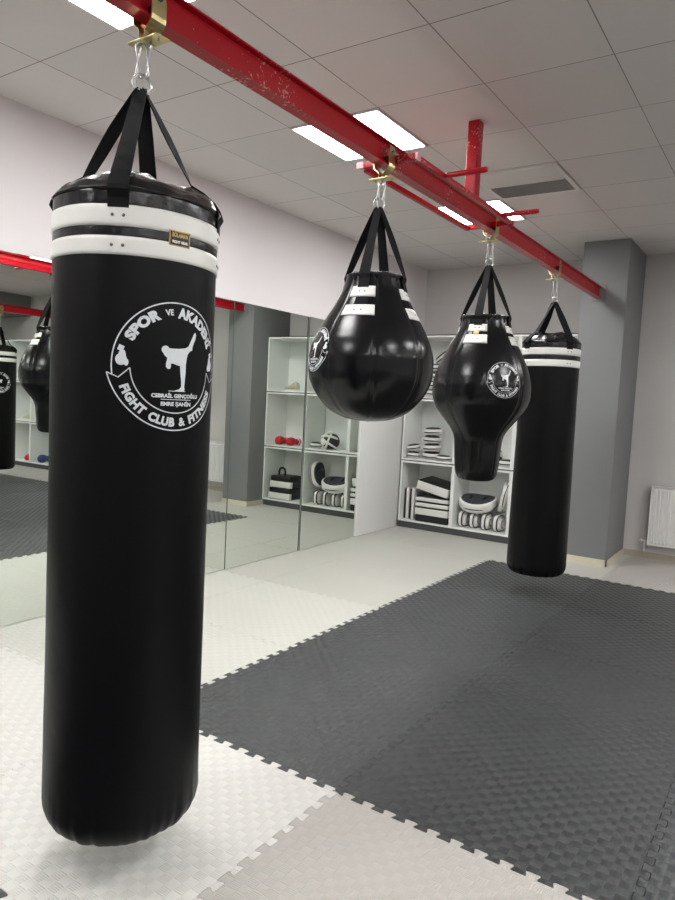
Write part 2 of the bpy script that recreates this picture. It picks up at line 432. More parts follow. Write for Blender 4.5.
for y in (3.60, -1.6):
    b = MB(); b.box((RX-0.030, y-0.005, RZ1), (RX+0.034, y+0.062, H), bev=0.004); at_parent(b, 'hanger_post', RED, rail)
# frame welded across the beam
for y in (2.735, 3.94):
    for s_ in (-1, 1):
        xa, xb = (2.005, RX-0.0022) if s_ < 0 else (RX+0.0022, 2.285)
        b = MB(); b.box((xa, y-0.014, 2.486), (xb, y+0.014, 2.516), bev=0.002); cb = at_parent(b, 'cross_bar', RED, rail)
        if not (s_ > 0 and y > 3):
            xe = xa if s_ < 0 else xb
            b = MB(); b.box((min(xe, xe+s_*0.004)-0.002, y-0.015, 2.485), (max(xe, xe+s_*0.004)+0.002, y+0.015, 2.517), bev=0.001)
            b.box((xe-0.03 if s_ < 0 else xe-0.006, y-0.0155, 2.487), (xe+0.006 if s_ < 0 else xe+0.03-0.03, y-0.0138, 2.515))
            o = b.build('end_cap', PINK, cb); tag(o, 'pale pink bar end')
for xx, nm in ((2.008, 'side_bar'), (2.272, 'side_bar')):
    b = MB(); zo = -0.012 if xx < RX else 0.0; b.box((xx-0.012, 2.749, 2.488+zo), (xx+0.012, 3.926, 2.512+zo), bev=0.002); at_parent(b, nm, RED, rail)
for yy in (3.02, 3.765):
    b = MB(); b.tube([(2.285, yy, 2.502), (2.30, yy, 2.502), (2.485, yy, 2.502), (2.492, yy, 2.502)], [0.013, 0.013, 0.013, 0.010], 16); at_parent(b, 'peg', RED, rail)

rail2 = thing('steel_rail', (6.0, -2.5, RZ0), 'second red steel I-beam rail, seen only as a dark red band in the mirror', 'rail')
b = MB(); ibeam(b, 6.0, -2.5, D-0.001, w=0.09); at_parent(b, 'beam', RED, rail2)
for y in (0.6, 6.9):
    b = MB(); b.box((5.96, y, RZ1), (6.04, y+0.085, H), bev=0.004); at_parent(b, 'hanger_post', RED, rail2)

# ------------------------------------------------------------------ trolleys and hooks
def make_trolley(loc, label):
    t = thing('beam_trolley', loc, label, 'trolley', 0, 'bag trolleys on the red rail')
    for s_ in (-1, 1):
        # bent side plate: up beside the flange, curling in under the beam
        path = [(0.036, 0.082), (0.037, 0.05), (0.037, 0.005), (0.035, -0.008), (0.027, -0.019), (0.016, -0.026), (0.011, -0.034), (0.010, -0.056)]
        pts = []; w0 = 0.026; th = 0.0035
        rowsv = []
        for k, (x, z) in enumerate(path):
            wy = w0 if k > 1 else (w0*0.72 if k == 0 else w0)
            rowsv.append((x, z, wy))
        for off in (0, th):
            for x, z, wy in rowsv:
                pts.append((s_*(x+off if z > -0.03 else x), -wy, z-off*0.6)); pts.append((s_*(x+off if z > -0.03 else x), wy, z-off*0.6))
        n = len(rowsv); f = []
        for k in range(n-1):
            a = 2*k; f.append((a, a+1, a+3, a+2)); a2 = a+2*n; f.append((a2, a2+2, a2+3, a2+1))
            f.append((a, a+2, a2+2, a2)); f.append((a+1, a2+1, a2+3, a+3))
        f.append((0, 2*n, 2*n+1, 1)); f.append((2*n-2, 2*n-1, 4*n-1, 4*n-2))
        b = MB(); b.add(pts, f, 0, False)
        br = b.build('side_plate', BRASS, t)
        b = MB(); b.tube([(s_*0.034, 0, 0.052), (s_*0.046, 0, 0.052)], 0.010, 6); b.build('bolt_head', RIVET, t)
        b = MB(); b.tube([(s_*0.008, 0, 0.0235), (s_*0.0085, 0, 0.0235), (s_*0.020, 0, 0.0235), (s_*0.035, 0, 0.0235)], [0.010, 0.016, 0.0178, 0.0178], 20)
        b.build('wheel', DARKM, t)
    b = MB(); b.tube([(-0.022, 0, -0.043), (0.022, 0, -0.043)], 0.006, 8); b.tube([(0.016, 0, -0.043), (0.023, 0, -0.043)], 0.010, 6); b.tube([(-0.023, 0, -0.043), (-0.016, 0, -0.043)], 0.010, 6)
    b.build('cross_bolt', STEEL, t)
    b = MB(); b.box((-0.062, -0.026, -0.058), (0.062, 0.026, -0.0545), bev=0.001)
    b.build('plate', BRASS, t)
    b = MB(); b.torus((0, 0, -0.070), (0, 1, 0), 0.011, 0.0036)
    b.build('eye_bolt', STEEL, t)
    for x in (-0.042, 0.042):
        b = MB(); b.tube([(x, 0, -0.064), (x, 0, -0.050)], 0.004, 6); b.build('plate_bolt', STEEL, t)
    return t

def make_hook(loc, length, label, two=True):
    """a pair of oval snap links from the trolley eye (top at z=0) down to the strap ring"""
    t = thing('snap_hook', loc, label, 'hook', 0, 'snap hooks holding the bags')
    def oval(rz, tilt, w, dy):
        ps = []
        for k in range(32):
            a = 2*PI*k/32
            x = w*math.cos(a); z = (length/2-w)*(1 if math.sin(a) > 0 else -1) + w*math.sin(a)
            p = Vector((x, dy, z)); p = Matrix.Rotation(tilt, 3, 'Y') @ p; p = Matrix.Rotation(rz, 3, 'Z') @ p
            ps.append(p + Vector((0, 0, -length/2)))
        return ps
    b = MB(); b.tube(oval(R(35), R(9), 0.014, 0.004), 0.0029, 8, True); b.build('link', STEEL, t)
    b = MB(); b.tube(oval(R(50), R(-9), 0.014, -0.004), 0.0030, 8, True); b.build('link', STEEL, t)
    return t

# ------------------------------------------------------------------ printed emblem (flat design in units of its radius)
def flat_text(s, size, sx=1.0, bold=0.0, spacing=1.0):
    cu = bpy.data.curves.new('t', 'FONT'); cu.body = s; cu.size = size; cu.offset = bold; cu.space_character = spacing
    cu.align_x = 'CENTER'; cu.align_y = 'BOTTOM_BASELINE'; cu.resolution_u = 3
    o = bpy.data.objects.new('t', cu); C.objects.link(o)
    dg = bpy.context.evaluated_depsgraph_get(); dg.update()
    me = o.evaluated_get(dg).to_mesh()
    v = [(p.co.x*sx, p.co.y) for p in me.vertices]; f = [list(p.vertices) for p in me.polygons]
    o.evaluated_get(dg).to_mesh_clear()
    bpy.data.objects.remove(o); bpy.data.curves.remove(cu)
    return v, f
def logo_flat():
    V, F = [], []
    def add(v, f):
        n = len(V); V.extend(v); F.extend([[i+n for i in q] for q in f])
    def line(pts, w):
        P = [Vector(p) for p in pts]; v = []
        for k, p in enumerate(P):
            t = (P[min(k+1, len(P)-1)]-P[max(k-1, 0)]).normalized(); n = Vector((-t.y, t.x))
            v += [tuple(p+n*w/2), tuple(p-n*w/2)]
        add(v, [(2*k, 2*k+1, 2*k+3, 2*k+2) for k in range(len(P)-1)])
    def arc(r, a0, a1, n=60): return [(r*math.cos(R(a0+(a1-a0)*k/n)), r*math.sin(R(a0+(a1-a0)*k/n))) for k in range(n+1)]
    def bend(v, f, r, a_mid, top=True):
        out = []
        for x, y in v:
            if top: a = R(a_mid) - x/r; rr = r+y
            else: a = R(a_mid) + x/(r); rr = r-y
            out.append((rr*math.cos(a), rr*math.sin(a)))
        add(out, f if top else [q for q in f])
    def extent(v): xs = [p[0] for p in v]; return min(xs), max(xs)
    def text_arc(s, size, sx, bold, r, a0, a1, top=True):
        v, f = flat_text(s, size, sx, bold, 1.05)
        x0, x1 = extent(v); span = abs(R(a1-a0))*r
        k = span/(x1-x0); v = [((x-(x0+x1)/2)*k, y) for x, y in v]
        bend(v, f, r, (a0+a1)/2, top)
    line(arc(0.985, -10, 190, 110), 0.020)
    line([((0.985+0.078*max(0, 1-min(a-187, 353-a)/42)**1.5)*math.cos(R(a)), (0.985+0.078*max(0, 1-min(a-187, 353-a)/42)**1.5)*math.sin(R(a))) for a in range(187, 354, 2)], 0.020)
    line(arc(0.715, 184, 356, 80), 0.018)
    for s in (-1, 1):
        line([(s*0.713, -0.05), (s*0.88, -0.20), (s*1.055, -0.13)], 0.018)
    text_arc('SPOR', 0.205, 1.35, 0.013, 0.77, 153, 110)
    text_arc('VE', 0.125, 1.25, 0.005, 0.80, 104, 95)
    text_arc('AKADEM\u0130', 0.205, 1.35, 0.013, 0.77, 90, 26)
    text_arc('FIGHT', 0.18, 1.3, 0.010, 0.92, 201, 236, False)
    text_arc('CLUB', 0.18, 1.3, 0.010, 0.92, 241, 270, False)
    text_arc('&', 0.185, 1.1, 0.006, 0.92, 275, 283, False)
    text_arc('FITNESS', 0.175, 1.3, 0.010, 0.92, 288, 336, False)
    for s, y, sz, w in (('CEBRA\u0130L GEN\u00c7O\u011eLU', -0.475, 0.078, 0.84), ('EMRE \u015eAH\u0130N', -0.60, 0.078, 0.54)):
        v, f = flat_text(s, sz, 1.3, 0.004); x0, x1 = extent(v); k = w/(x1-x0)
        add([(x*k+0.03, yy+y) for x, yy in v], f)
    line([(-0.24, -0.505), (0.30, -0.505)], 0.010); line([(-0.12, -0.372), (0.18, -0.372)], 0.010)
    # high-kick figure, traced on the emblem
    def zx(px):
        u = 100+px/5.19; return (math.degrees(math.asin(max(-1, min(1, (u-131)/83.0))))-31)*PI/180*0.228/0.171
    def zp(p): return (zx(p[0]), (448-p[1])/338.0)
    fig = [(346,352),(370,352),(396,350),(425,344),(440,334),(448,312),(458,285),(466,262),(472,255),(477,266),(474,290),(466,315),(461,332),(459,352),
           (448,358),(438,375),(433,400),(430,430),(430,470),(427,520),(425,552),(428,566),(420,574),(400,575),(378,574),(380,570),(398,564),(410,550),
           (409,520),(404,480),(401,440),(385,436),(366,430),(356,430),(357,444),(353,458),(343,460),(333,450),(332,432),(336,415),(338,402),(326,392),(318,380),(330,378),(340,370)]
    pf = [zp(p) for p in fig]; add(pf, [list(t_) for t_ in geometry.tessellate_polygon([[Vector((p[0], p[1], 0)) for p in pf]])])
    hx, hy = zp((329, 361)); add([(hx+0.066*math.cos(2*PI*k/18), hy+0.062*math.sin(2*PI*k/18)) for k in range(18)], [list(range(18))])
    for s in (-1, 1):
        def blob(cx, cy, rx, ry): add([(s*cx+rx*math.cos(2*PI*k/18), cy+ry*math.sin(2*PI*k/18)) for k in range(18)], [list(range(18))])
        blob(0.845, 0.07, 0.085, 0.09); blob(0.83, 0.13, 0.055, 0.09); blob(0.77, 0.03, 0.035, 0.055)
        line([(s*0.865, 0.20), (s*0.835, 0.28)], 0.085)
    # triangulate and refine once
    bm = bmesh.new()
    vs = [bm.verts.new((x, y, 0)) for x, y in V]
    for q in F:
        try: bm.faces.new([vs[i] for i in q])
        except ValueError: pass
    bmesh.ops.triangulate(bm, faces=bm.faces[:])
    for _ in range(4):
        lo = [e for e in bm.edges if e.calc_length() > 0.07]
        if not lo: break
        bmesh.ops.subdivide_edges(bm, edges=lo, cuts=1); bmesh.ops.triangulate(bm, faces=[f for f in bm.faces if len(f.verts) > 3])
    bm.verts.index_update()
    out = ([(v.co.x, v.co.y) for v in bm.verts], [[v.index for v in f.verts] for f in bm.faces])
    bm.free(); return out
LOGO = logo_flat()

# ------------------------------------------------------------------ bags
def lerp_prof(prof, z):
    """prof: list of (z, r) with increasing z, smooth (Catmull-Rom) interpolation"""
    if z <= prof[0][0]: return prof[0][1]
    if z >= prof[-1][0]: return prof[-1][1]
    for k in range(len(prof)-1):
        if prof[k][0] <= z <= prof[k+1][0]:
            z0, r0 = prof[k]; z1, r1 = prof[k+1]; h = z1-z0; t = (z-z0)/h
            def sl(i):
                if i <= 0: return (prof[1][1]-prof[0][1])/(prof[1][0]-prof[0][0])
                if i >= len(prof)-1: return (prof[-1][1]-prof[-2][1])/(prof[-1][0]-prof[-2][0])
                a = (prof[i][1]-prof[i-1][1])/(prof[i][0]-prof[i-1][0]); b_ = (prof[i+1][1]-prof[i][1])/(prof[i+1][0]-prof[i][0])
                return 0 if a*b_ <= 0 else 2*a*b_/(a+b_)
            m0, m1 = sl(k)*h, sl(k+1)*h
            return (2*t**3-3*t*t+1)*r0+(t**3-2*t*t+t)*m0+(-2*t**3+3*t*t)*r1+(t**3-t*t)*m1
class Bag:
    def __init__(s, root, rfn):
        s.root = root; s.rfn = rfn
    def P(s, th, z, off=0.0):
        r = s.rfn(th, z)+off
        return Vector((r*math.cos(th), r*math.sin(th), z))
    def patch(s, name, m, th0, th1, z0, z1, off, parent=None, nseg=None, nz=6, back=-0.002):
        full = abs(th1-th0) > 2*PI-1e-4
        n = nseg or max(6, int(abs(th1-th0)/(2*PI)*256))
        ths = [th0+(th1-th0)*i/n for i in range(n if full else n+1)]
        zs = [z0+(z1-z0)*j/nz for j in range(nz+1)]
        offs = [(zs[0], back)]+[(zs[0], off*0.7)]+[(z, off) for z in zs[1:-1]]+[(zs[-1], off*0.7)]+[(zs[-1], back)]
        pts = [s.P(t, z, o) for z, o in offs for t in ths]
        b = MB(); b.grid(pts, len(ths), len(offs), full)
        if not full:      # side rims
            for side in (0, 1):
                t = ths[0] if side == 0 else ths[-1]
                pr = [s.P(t, z, off) for z in zs]+[s.P(t, z, back) for z in zs]
                b.grid([p for pair in zip(pr[:len(zs)], pr[len(zs):]) for p in pair], 2, len(zs), False, 0, False, side == 1)
        return b.build(name, m, parent or s.root)
    def logo(s, th, z, rad, parent=None, off=0.0012, name='printed_emblem'):
        V, F = LOGO; rc = s.rfn(th, z)
        zm = {}
        pts = []
        for x, y in V:
            # keep arc length along the slope of the surface
            sl = (s.rfn(th, z+0.02)-s.rfn(th, z-0.02))/0.04
            zz = z+y*rad/math.sqrt(1+sl*sl)
            r = s.rfn(th, zz)
            pts.append(s.P(th+x*rad/r, zz, off))
        b = MB(); b.add(pts, F, 0, True)
        o = b.build(name, PRINT, parent or s.root); tag(o, 'white printed round emblem of a kicking fighter'); return o
    def strap(s, th, ztop, zend, ring, w=0.048, rim=None, leave=None):
        r1, z1 = rim
        ring -= 0.022
        path = [(0.006, ring+0.006), (0.014, ring-0.004)]
        lr, lz = leave if leave else (r1, z1)
        for k in range(1, 7 if not leave else 8):
            t = k/7; path.append((0.014+(lr-0.014)*t, (ring-0.004)+(lz-ring+0.004)*t))
        if leave: path += [(lr+(r1-lr)*0.45, lz+(z1-lz)*0.30), (lr+(r1-lr)*0.82, lz+(z1-lz)*0.68)]
        path.append((r1, z1)); path.append((r1+0.004, z1-0.012))
        for z in [z1-0.03 - (z1-0.03-zend)*k/5 for k in range(0, 6)]:
            if z < z1-0.012: path.append((s.rfn(th, z)+0.0030, z))
        u = Vector((math.cos(th), math.sin(th), 0)); t_ = Vector((-math.sin(th), math.cos(th), 0))
        pts = []; n = len(path)
        for k, (r, z) in enumerate(path):
            ww = w*(0.62+0.38*min(1, k/4.0))/2
            p = path[min(k+1, n-1)]; q = path[max(k-1, 0)]
            d = Vector((p[0]-q[0], p[1]-q[1])).normalized(); nn = u*(-d.y)+Vector((0, 0, 1))*d.x   # outward-ish normal
            c = u*r+Vector((0, 0, z))
            ph = 0.42*math.sin(PI*min(1.0, k/8.0))     # the webbing twists a little between the ring and the bag
            tw = t_*math.cos(ph)+u*math.sin(ph)*0.8
            for a in (-1, 1): pts.append(c+tw*ww*a+nn*0.0015)
            for a in (1, -1): pts.append(c+tw*ww*a-nn*0.0015)
        f = []
        for k in range(n-1):
            a = 4*k
            for i in range(4): f.append((a+i, a+(i+1) % 4, a+4+(i+1) % 4, a+4+i))
        f.append((3, 2, 1, 0)); f.append((4*n-4, 4*n-3, 4*n-2, 4*n-1))
        b = MB(); b.add(pts, f)
        return b.build('strap', WEB, s.root)

def fold(th, z, k, seed):
    return noise.noise(Vector((math.cos(th)*k, math.sin(th)*k, z*6+seed)))

def heavy_bag(loc, label, radius, ztop, zbot, s1, s2, ring, strap0, logo=None, tagp=None, seed=0, bulge=None, cat='heavy bag', group=None):
    x, y = loc
    root = thing('heavy_bag', (x, y, 0), label, 'punching bag', 0, group)
    prof0 = bulge or [(0, 1.0), (1, 1.0)]
    Lz = ztop-zbot
    def rfn(th, z):
        t = (z-zbot)/Lz
        r = radius*lerp_prof(prof0, max(0, min(1, t)))
        # rounded gathered bottom
        rb = 0.075
        if z < zbot+rb:
            q = 1-(z-zbot)/rb; r -= 0.055*(1-math.sqrt(max(0.0, 1-q*q)))
        wob = 0.0016*fold(th, z*0.5, 2.0, seed)
        a = math.exp(-((z-zbot)/0.09)**2); wob += a*0.0075*fold(th, z*0.35, 9.0, seed+3)
        a = math.exp(-((z-ztop)/0.10)**2); wob += a*0.0028*fold(th, z*0.5, 6.0, seed+7)
        return r+wob
    B = Bag(root, rfn)
    n = 224
    zs = [zbot+0.075*(1-math.cos(PI/2*k/12)) for k in range(13)]
    zs += [zbot+0.075+(ztop-zbot-0.075)*k/60 for k in range(1, 61)]
    pts = []
    # closed bottom
    for k in range(0, 6):
        rr = k/6.0
        for i in range(n):
            th = 2*PI*i/n; p = B.P(th, zbot); pts.append((p.x*max(rr, 0.001), p.y*max(rr, 0.001), zbot-0.006*(1-rr*rr)))
    for z in zs:
        for i in range(n): pts.append(B.P(2*PI*i/n, z))
    b = MB(); b.grid(pts, n, 6+len(zs), True); b.build('body', VINYL, root)
    # gathered top
    cap = [(radius*1.008, ztop-0.006), (radius*1.018, ztop+0.001), (radius*0.995, ztop+0.008), (radius*0.95, ztop+0.022), (radius*0.86, ztop+0.040), (radius*0.72, ztop+0.056), (radius*0.5, ztop+0.068), (radius*0.25, ztop+0.073), (0.001, ztop+0.073)]
    pts = []; 
    def cp(t):
        k = min(len(cap)-2, int(t)); f_ = t-k
        return cap[k][0]*(1-f_)+cap[k+1][0]*f_, cap[k][1]*(1-f_)+cap[k+1][1]*f_
    NC = 40
    for j in range(NC+1):
        r, z = cp((len(cap)-1)*j/NC)
        for i in range(n):
            th = 2*PI*i/n; a = math.sin(PI*min(1, j/NC*1.05))
            # cloth is pulled up under each strap and sags between
            pull = math.cos(4*(th-strap0))
            dz = a*(0.009*pull - 0.002 + 0.009*fold(th, 0.2, 2.2, seed+11) + 0.008*fold(th, r*4, 5.0, seed+5)*min(1, r/0.05))
            pts.append((r*math.cos(th), r*math.sin(th), z+dz))
    b = MB(); b.grid(pts, n, NC+1, True); b.build('top_cover', GLOSSCAP, root)
    # glossy collar and the white stripes
    B.patch('collar', GLOSSCAP, 0, 2*PI, s1[1]-0.006, ztop-0.001, 0.0022, nz=6)
    B.patch('collar', GLOSSCAP, 0, 2*PI, s2[1]-0.004, s1[0]+0.004, 0.0012, nz=4)
    for z0, z1 in (s1, s2): B.patch('stripe', STRIPE, 0, 2*PI, z0, z1, 0.0042, nz=5)
    for k in range(4):
        th = strap0+k*PI/2
        B.strap(th, ztop, s1[1]-0.008, ring, w=0.054, rim=(radius*1.0+0.009, ztop+0.006), leave=None if k == 0 else (radius*0.66, ztop+0.076))
        for z in ((s1[0]+s1[1])/2, (s2[0]+s2[1])/2):
            for dth in (-0.014/radius, 0.014/radius):
                p = B.P(th+dth, z, 0.0052); u = Vector((math.cos(th), math.sin(th), 0))
                b = MB(); b.tube([p-u*0.001, p+u*0.0012], 0.0042, 12); b.build('rivet', RIVET, root)
    b = MB()
    b.torus((0, 0, ring), (0.80, -0.6, 0), 0.026, 0.0031); b.torus((0.003, 0.004, ring-0.002), (0.98, -0.15, 0.15), 0.025, 0.0029); b.build('strap_ring', STEEL, root)
    if logo: B.logo(*logo, off=0.0016)
    if tagp:
        th, z, w, h = tagp; hw = w/2/radius
        tg = B.patch('maker_tag', GOLD, th-hw, th+hw, z-h/2, z+h/2, 0.0062, nz=3, nseg=8); tag(tg, 'small gold edged black maker tag')
        B.patch('tag_face', PADB, th-hw*0.9, th+hw*0.9, z-h/2*0.84, z+h/2*0.84, 0.0068, parent=tg, nz=3, nseg=8, back=0.0055)
        for s, dz, sz, mt in (('BOLAMAN', 0.003, 0.017, GOLD), ('FIGHT GEAR', -0.013, 0.010, STRIPE)):
            v, f = flat_text(s, sz, 1.0, 0.0006); x0 = min(p[0] for p in v); x1 = max(p[0] for p in v); k = w*0.76/(x1-x0)
            b = MB(); b.add([B.P(th+(px*k)/radius, z+dz+py*0.95, 0.0074) for px, py in v], f); b.build('tag_lettering', mt, tg)
    return B

def pear_bag(loc, name, label, prof, neck_z, pan0, s1, s2, ring, logo_th, logo_z, logo_r, seed, cat='punching bag', tagk=None):
    """teardrop and pear bags sewn from eight panels; pan0 = angle where a striped panel begins"""
    x, y = loc
    root = thing(name, (x, y, 0), label, cat)
    def rfn(th, z):
        r = lerp_prof(prof, z)
        d = ((th-pan0+PI/8) % (PI/4))-PI/8
        k = min(1.0, r/0.12)
        r += k*(-0.0048*math.exp(-(d/0.045)**2)+0.0038*math.exp(-(d/0.011)**2))
        r += 0.0018*fold(th, z*0.4, 2.5, seed)*k
        return r
    B = Bag(root, rfn); n = 320
    z0, z1 = prof[0][0], neck_z
    zs = []
    NZ = 110
    for k in range(NZ+1):
        t = k/NZ; zs.append(z0+(z1-z0)*(t if t > 0.15 else 0.15*(t/0.15)**2))
    pts = [(0.0005*math.cos(2*PI*i/n), 0.0005*math.sin(2*PI*i/n), z0-0.002) for i in range(n)]
    for z in zs:
        for i in range(n): pts.append(B.P(2*PI*i/n, z))
    b = MB(); b.grid(pts, n, len(zs)+1, True); b.build('body', VINYL2, root)
    rn = lerp_prof(prof, z1)
    b = MB(); pr = [(rn+0.001, z1-0.032), (rn+0.003, z1-0.030), (rn+0.002, z1-0.004), (rn+0.005, z1+0.002), (rn+0.004, z1+0.009), (rn-0.004, z1+0.012), (rn-0.012, z1+0.006), (rn-0.022, z1-0.006), (rn*0.4, z1-0.010), (0.001, z1-0.010)]
    pts = []
    m_ = 192
    for j, (r, z) in enumerate(pr):
        for i in range(m_):
            th = 2*PI*i/m_; w = 0.004*fold(th, z, 6.0, seed+3)+0.0025*fold(th, z, 14.0, seed+9)
            pts.append(((r+w*(0.4 if j < 3 else 1))*math.cos(th), (r+w)*math.sin(th), z+w*(1 if j > 2 else 0.2)))
    b.grid(pts, m_, len(pr), True); b.build('top_collar', GLOSSCAP, root)
    for k in range(4):
        a0 = pan0+k*PI/2; a1 = a0+PI/4
        for za, zb in (s1, s2):
            st = B.patch('stripe', STRIPE, a0+0.02, a1-0.02, za, zb, 0.0035, nz=5, nseg=24)
        am = (a0+a1)/2
        B.strap(am, z1, s1[1]-0.006, ring, w=0.05, rim=(rn+0.008, z1+0.010))
        B.patch('strap_end', WEB, am-0.022/0.16, am+0.03/0.16, s2[1]-0.002, s1[0]+0.002, 0.0025, nz=3, nseg=8)
        for z in ((s1[0]+s1[1])/2, (s2[0]+s2[1])/2):
            for dth in (-0.013, 0.013):
                th = am+dth/0.17
                p = B.P(th, z, 0.0035); u = Vector((math.cos(th), math.sin(th), 0))
                b = MB(); b.tube([p-u*0.001, p+u*0.0012], 0.0038, 10); b.build('rivet', RIVET, root)
    if tagk is not None:
        am = pan0+tagk*PI/2+PI/8
        B.patch('maker_tag', GOLD, am-0.09, am+0.09, s2[1]-0.002, s1[0]+0.002, 0.0040, nz=3, nseg=8)
    b = MB(); b.torus((0, 0, ring), (0.80, -0.6, 0), 0.026, 0.0031); b.torus((0.003, 0.004, ring-0.002), (0.98, -0.15, 0.15), 0.025, 0.0029); b.build('strap_ring', STEEL, root)
    B.logo(logo_th, logo_z, logo_r)
    return B

Y1, Y2, Y3, Y4 = 1.34, 2.675, 3.946, 5.236
heavy_bag((2.143, Y1-0.003), 'large black cylindrical heavy bag with two white stripes and round emblem, nearest the camera', 0.2265, 1.932, 0.143,
          (1.836, 1.890), (1.764, 1.811), 2.285, R(-52), logo=(R(-10.8), 1.486, 0.1725), tagp=(R(-11.7), 1.8235, 0.060, 0.040), seed=1.3,
          bulge=[(0, 1.0), (0.15, 0.995), (0.5, 0.993), (0.85, 0.998), (1, 0.992)])
ball = [(1.328, 0.004), (1.3295, 0.03), (1.336, 0.085), (1.352, 0.135), (1.376, 0.180), (1.41, 0.215), (1.449, 0.245), (1.48, 0.262), (1.516, 0.275), (1.56, 0.2815), (1.606, 0.281), (1.64, 0.276), (1.673, 0.267),
        (1.71, 0.251), (1.75, 0.231), (1.79, 0.207), (1.83, 0.182), (1.87, 0.161), (1.92, 0.140), (1.972, 0.126)]
pear_bag((2.137, Y2-0.004), 'ball_bag', 'round black teardrop ball bag sewn from panels, hanging second along the red rail', ball, 1.968, R(-101), (1.866, 1.914), (1.781, 1.829), 2.298, R(-121.5), 1.635, 0.099, 4.1)
pear = [(0.968, 0.004), (0.969, 0.05), (0.974, 0.088), (0.985, 0.108), (1.003, 0.119), (1.028, 0.127), (1.09, 0.134), (1.156, 0.139), (1.21, 0.143), (1.248, 0.152), (1.285, 0.172), (1.321, 0.200), (1.36, 0.232), (1.40, 0.261), (1.44, 0.281), (1.491, 0.293), (1.535, 0.294),
        (1.582, 0.288), (1.64, 0.272), (1.703, 0.247), (1.75, 0.224), (1.792, 0.201), (1.84, 0.173), (1.882, 0.153), (1.92, 0.143), (1.96, 0.136)]
pear_bag((2.152, Y3), 'pear_bag', 'black pear-shaped uppercut bag with a narrow lower end, hanging third along the red rail', pear, 1.950, R(-107), (1.858, 1.900), (1.785, 1.838), 2.28, R(-41), 1.577, 0.104, 8.2, tagk=0)
heavy_bag((2.165, Y4), 'black cylindrical heavy bag with two white stripes hanging in front of the grey pillar', 0.2135, 1.925, 0.165,
          (1.826, 1.877), (1.740, 1.790), 2.25, R(-36), logo=(R(60), 1.47, 0.155), seed=5.7,
          bulge=[(0, 1.04), (0.3, 1.03), (0.6, 1.0), (0.85, 0.99), (1, 0.985)])
heavy_bag((6.0, 5.71), 'black cylindrical heavy bag with round emblem hung from the second rail, visible in the mirror', 0.226, 1.90, 0.15,
          (1.815, 1.868), (1.725, 1.778), 2.25, R(-36), logo=(R(-150), 1.42, 0.150), seed=9.1)

for (x, y, w) in ((2.15, Y1, 'nearest the camera, above the large front heavy bag'), (2.15, Y2, 'above the round ball bag'), (2.15, Y3, 'above the pear-shaped bag'), (2.15, Y4, 'above the heavy bag by the grey pillar')):
    make_trolley((x, y+(0.012 if y < 2 else 0), RZ0), 'yellow zinc beam trolley ' + w)
make_trolley((6.0, 5.71, RZ0), 'yellow zinc beam trolley on the second rail, visible in the mirror')
for (x, y, rg, w) in ((2.145, Y1-0.004, 2.285, 'the large front heavy bag'), (2.143, Y2-0.002, 2.298, 'the round ball bag'), (2.151, Y3, 2.28, 'the pear-shaped bag'), (2.158, Y4, 2.25, 'the heavy bag by the grey pillar'), (6.0, 5.71, 2.25, 'the heavy bag on the second rail')):
    make_hook((x, y, RZ0-0.066), RZ0-0.066-(rg+0.016), 'pair of shiny steel snap links holding ' + w)

# ------------------------------------------------------------------ radiator
t = thing('radiator', (2.63, D-0.012, 0.15), 'white ribbed panel radiator on the wall right of the grey pillar', 'radiator')
W, Hh = 1.2, 0.575
b = MB()
n = 35; pts = []
for i in range(n):
    x0 = 0.02+(W-0.04)*i/n; x1 = 0.02+(W-0.04)*(i+1)/n; w = x1-x0
    for fx, d in ((0.0, 0.0), (0.22, 0.0), (0.34, 0.008), (0.88, 0.008)):
        pts.append((x0+fx*w, -0.088-d))
pts.append((0.02+W-0.04, -0.088))
zz = [(0.0, 0), (0.02, 0), (0.035, 1), (Hh-0.035, 1), (Hh-0.02, 0), (Hh, 0)]
vv = [(px, -0.088+(py+0.088)*a if a == 0 else py, z) for z, a in zz for px, py in pts]
b.grid(vv, len(pts), len(zz), False, 0, False, False)
b.box((0, -0.0865, 0.0), (W, -0.062, Hh))
b.build('front_panel', RADW, t)
b = MB(); b.box((0.0, -0.05, 0.0), (W, -0.03, Hh)); b.build('back_panel', RADW, t)
b = MB(); b.box((-0.004, -0.101, -0.002), (0.0, -0.028, Hh+0.006)); b.box((W, -0.101, -0.002), (W+0.004, -0.028, Hh+0.006)); b.build('side_cover', RADW, t)
b = MB(); b.box((-0.004, -0.101, Hh+0.004), (W+0.004, -0.028, Hh+0.008))
b.build('top_grille', RADW, t)
for x in (0.25, 0.95):
    b = MB(); b.box((x-0.02, -0.03, 0.05), (x+0.02, 0.0115, Hh-0.05)); b.build('wall_bracket', RADW, t)
b = MB(); b.tube([(-0.004, -0.055, 0.03), (-0.03, -0.055, 0.03), (-0.06, -0.055, 0.03)], [0.009, 0.009, 0.012], 12)
b.tube([(-0.036, -0.055, 0.03), (-0.036, -0.055, -0.03), (-0.036, -0.05, -0.075), (-0.036, -0.03, -0.088), (-0.036, -0.002, -0.09)], 0.007, 10)
b.build('pipe', FRAMEW, t)
b = MB(); b.superell((-0.066, -0.055, 0.03), (0.016, 0.018, 0.018), 1, 1, 16, 10); b.build('valve_knob', mat('cream_plastic', (0.75, 0.72, 0.62), 0.4), t)

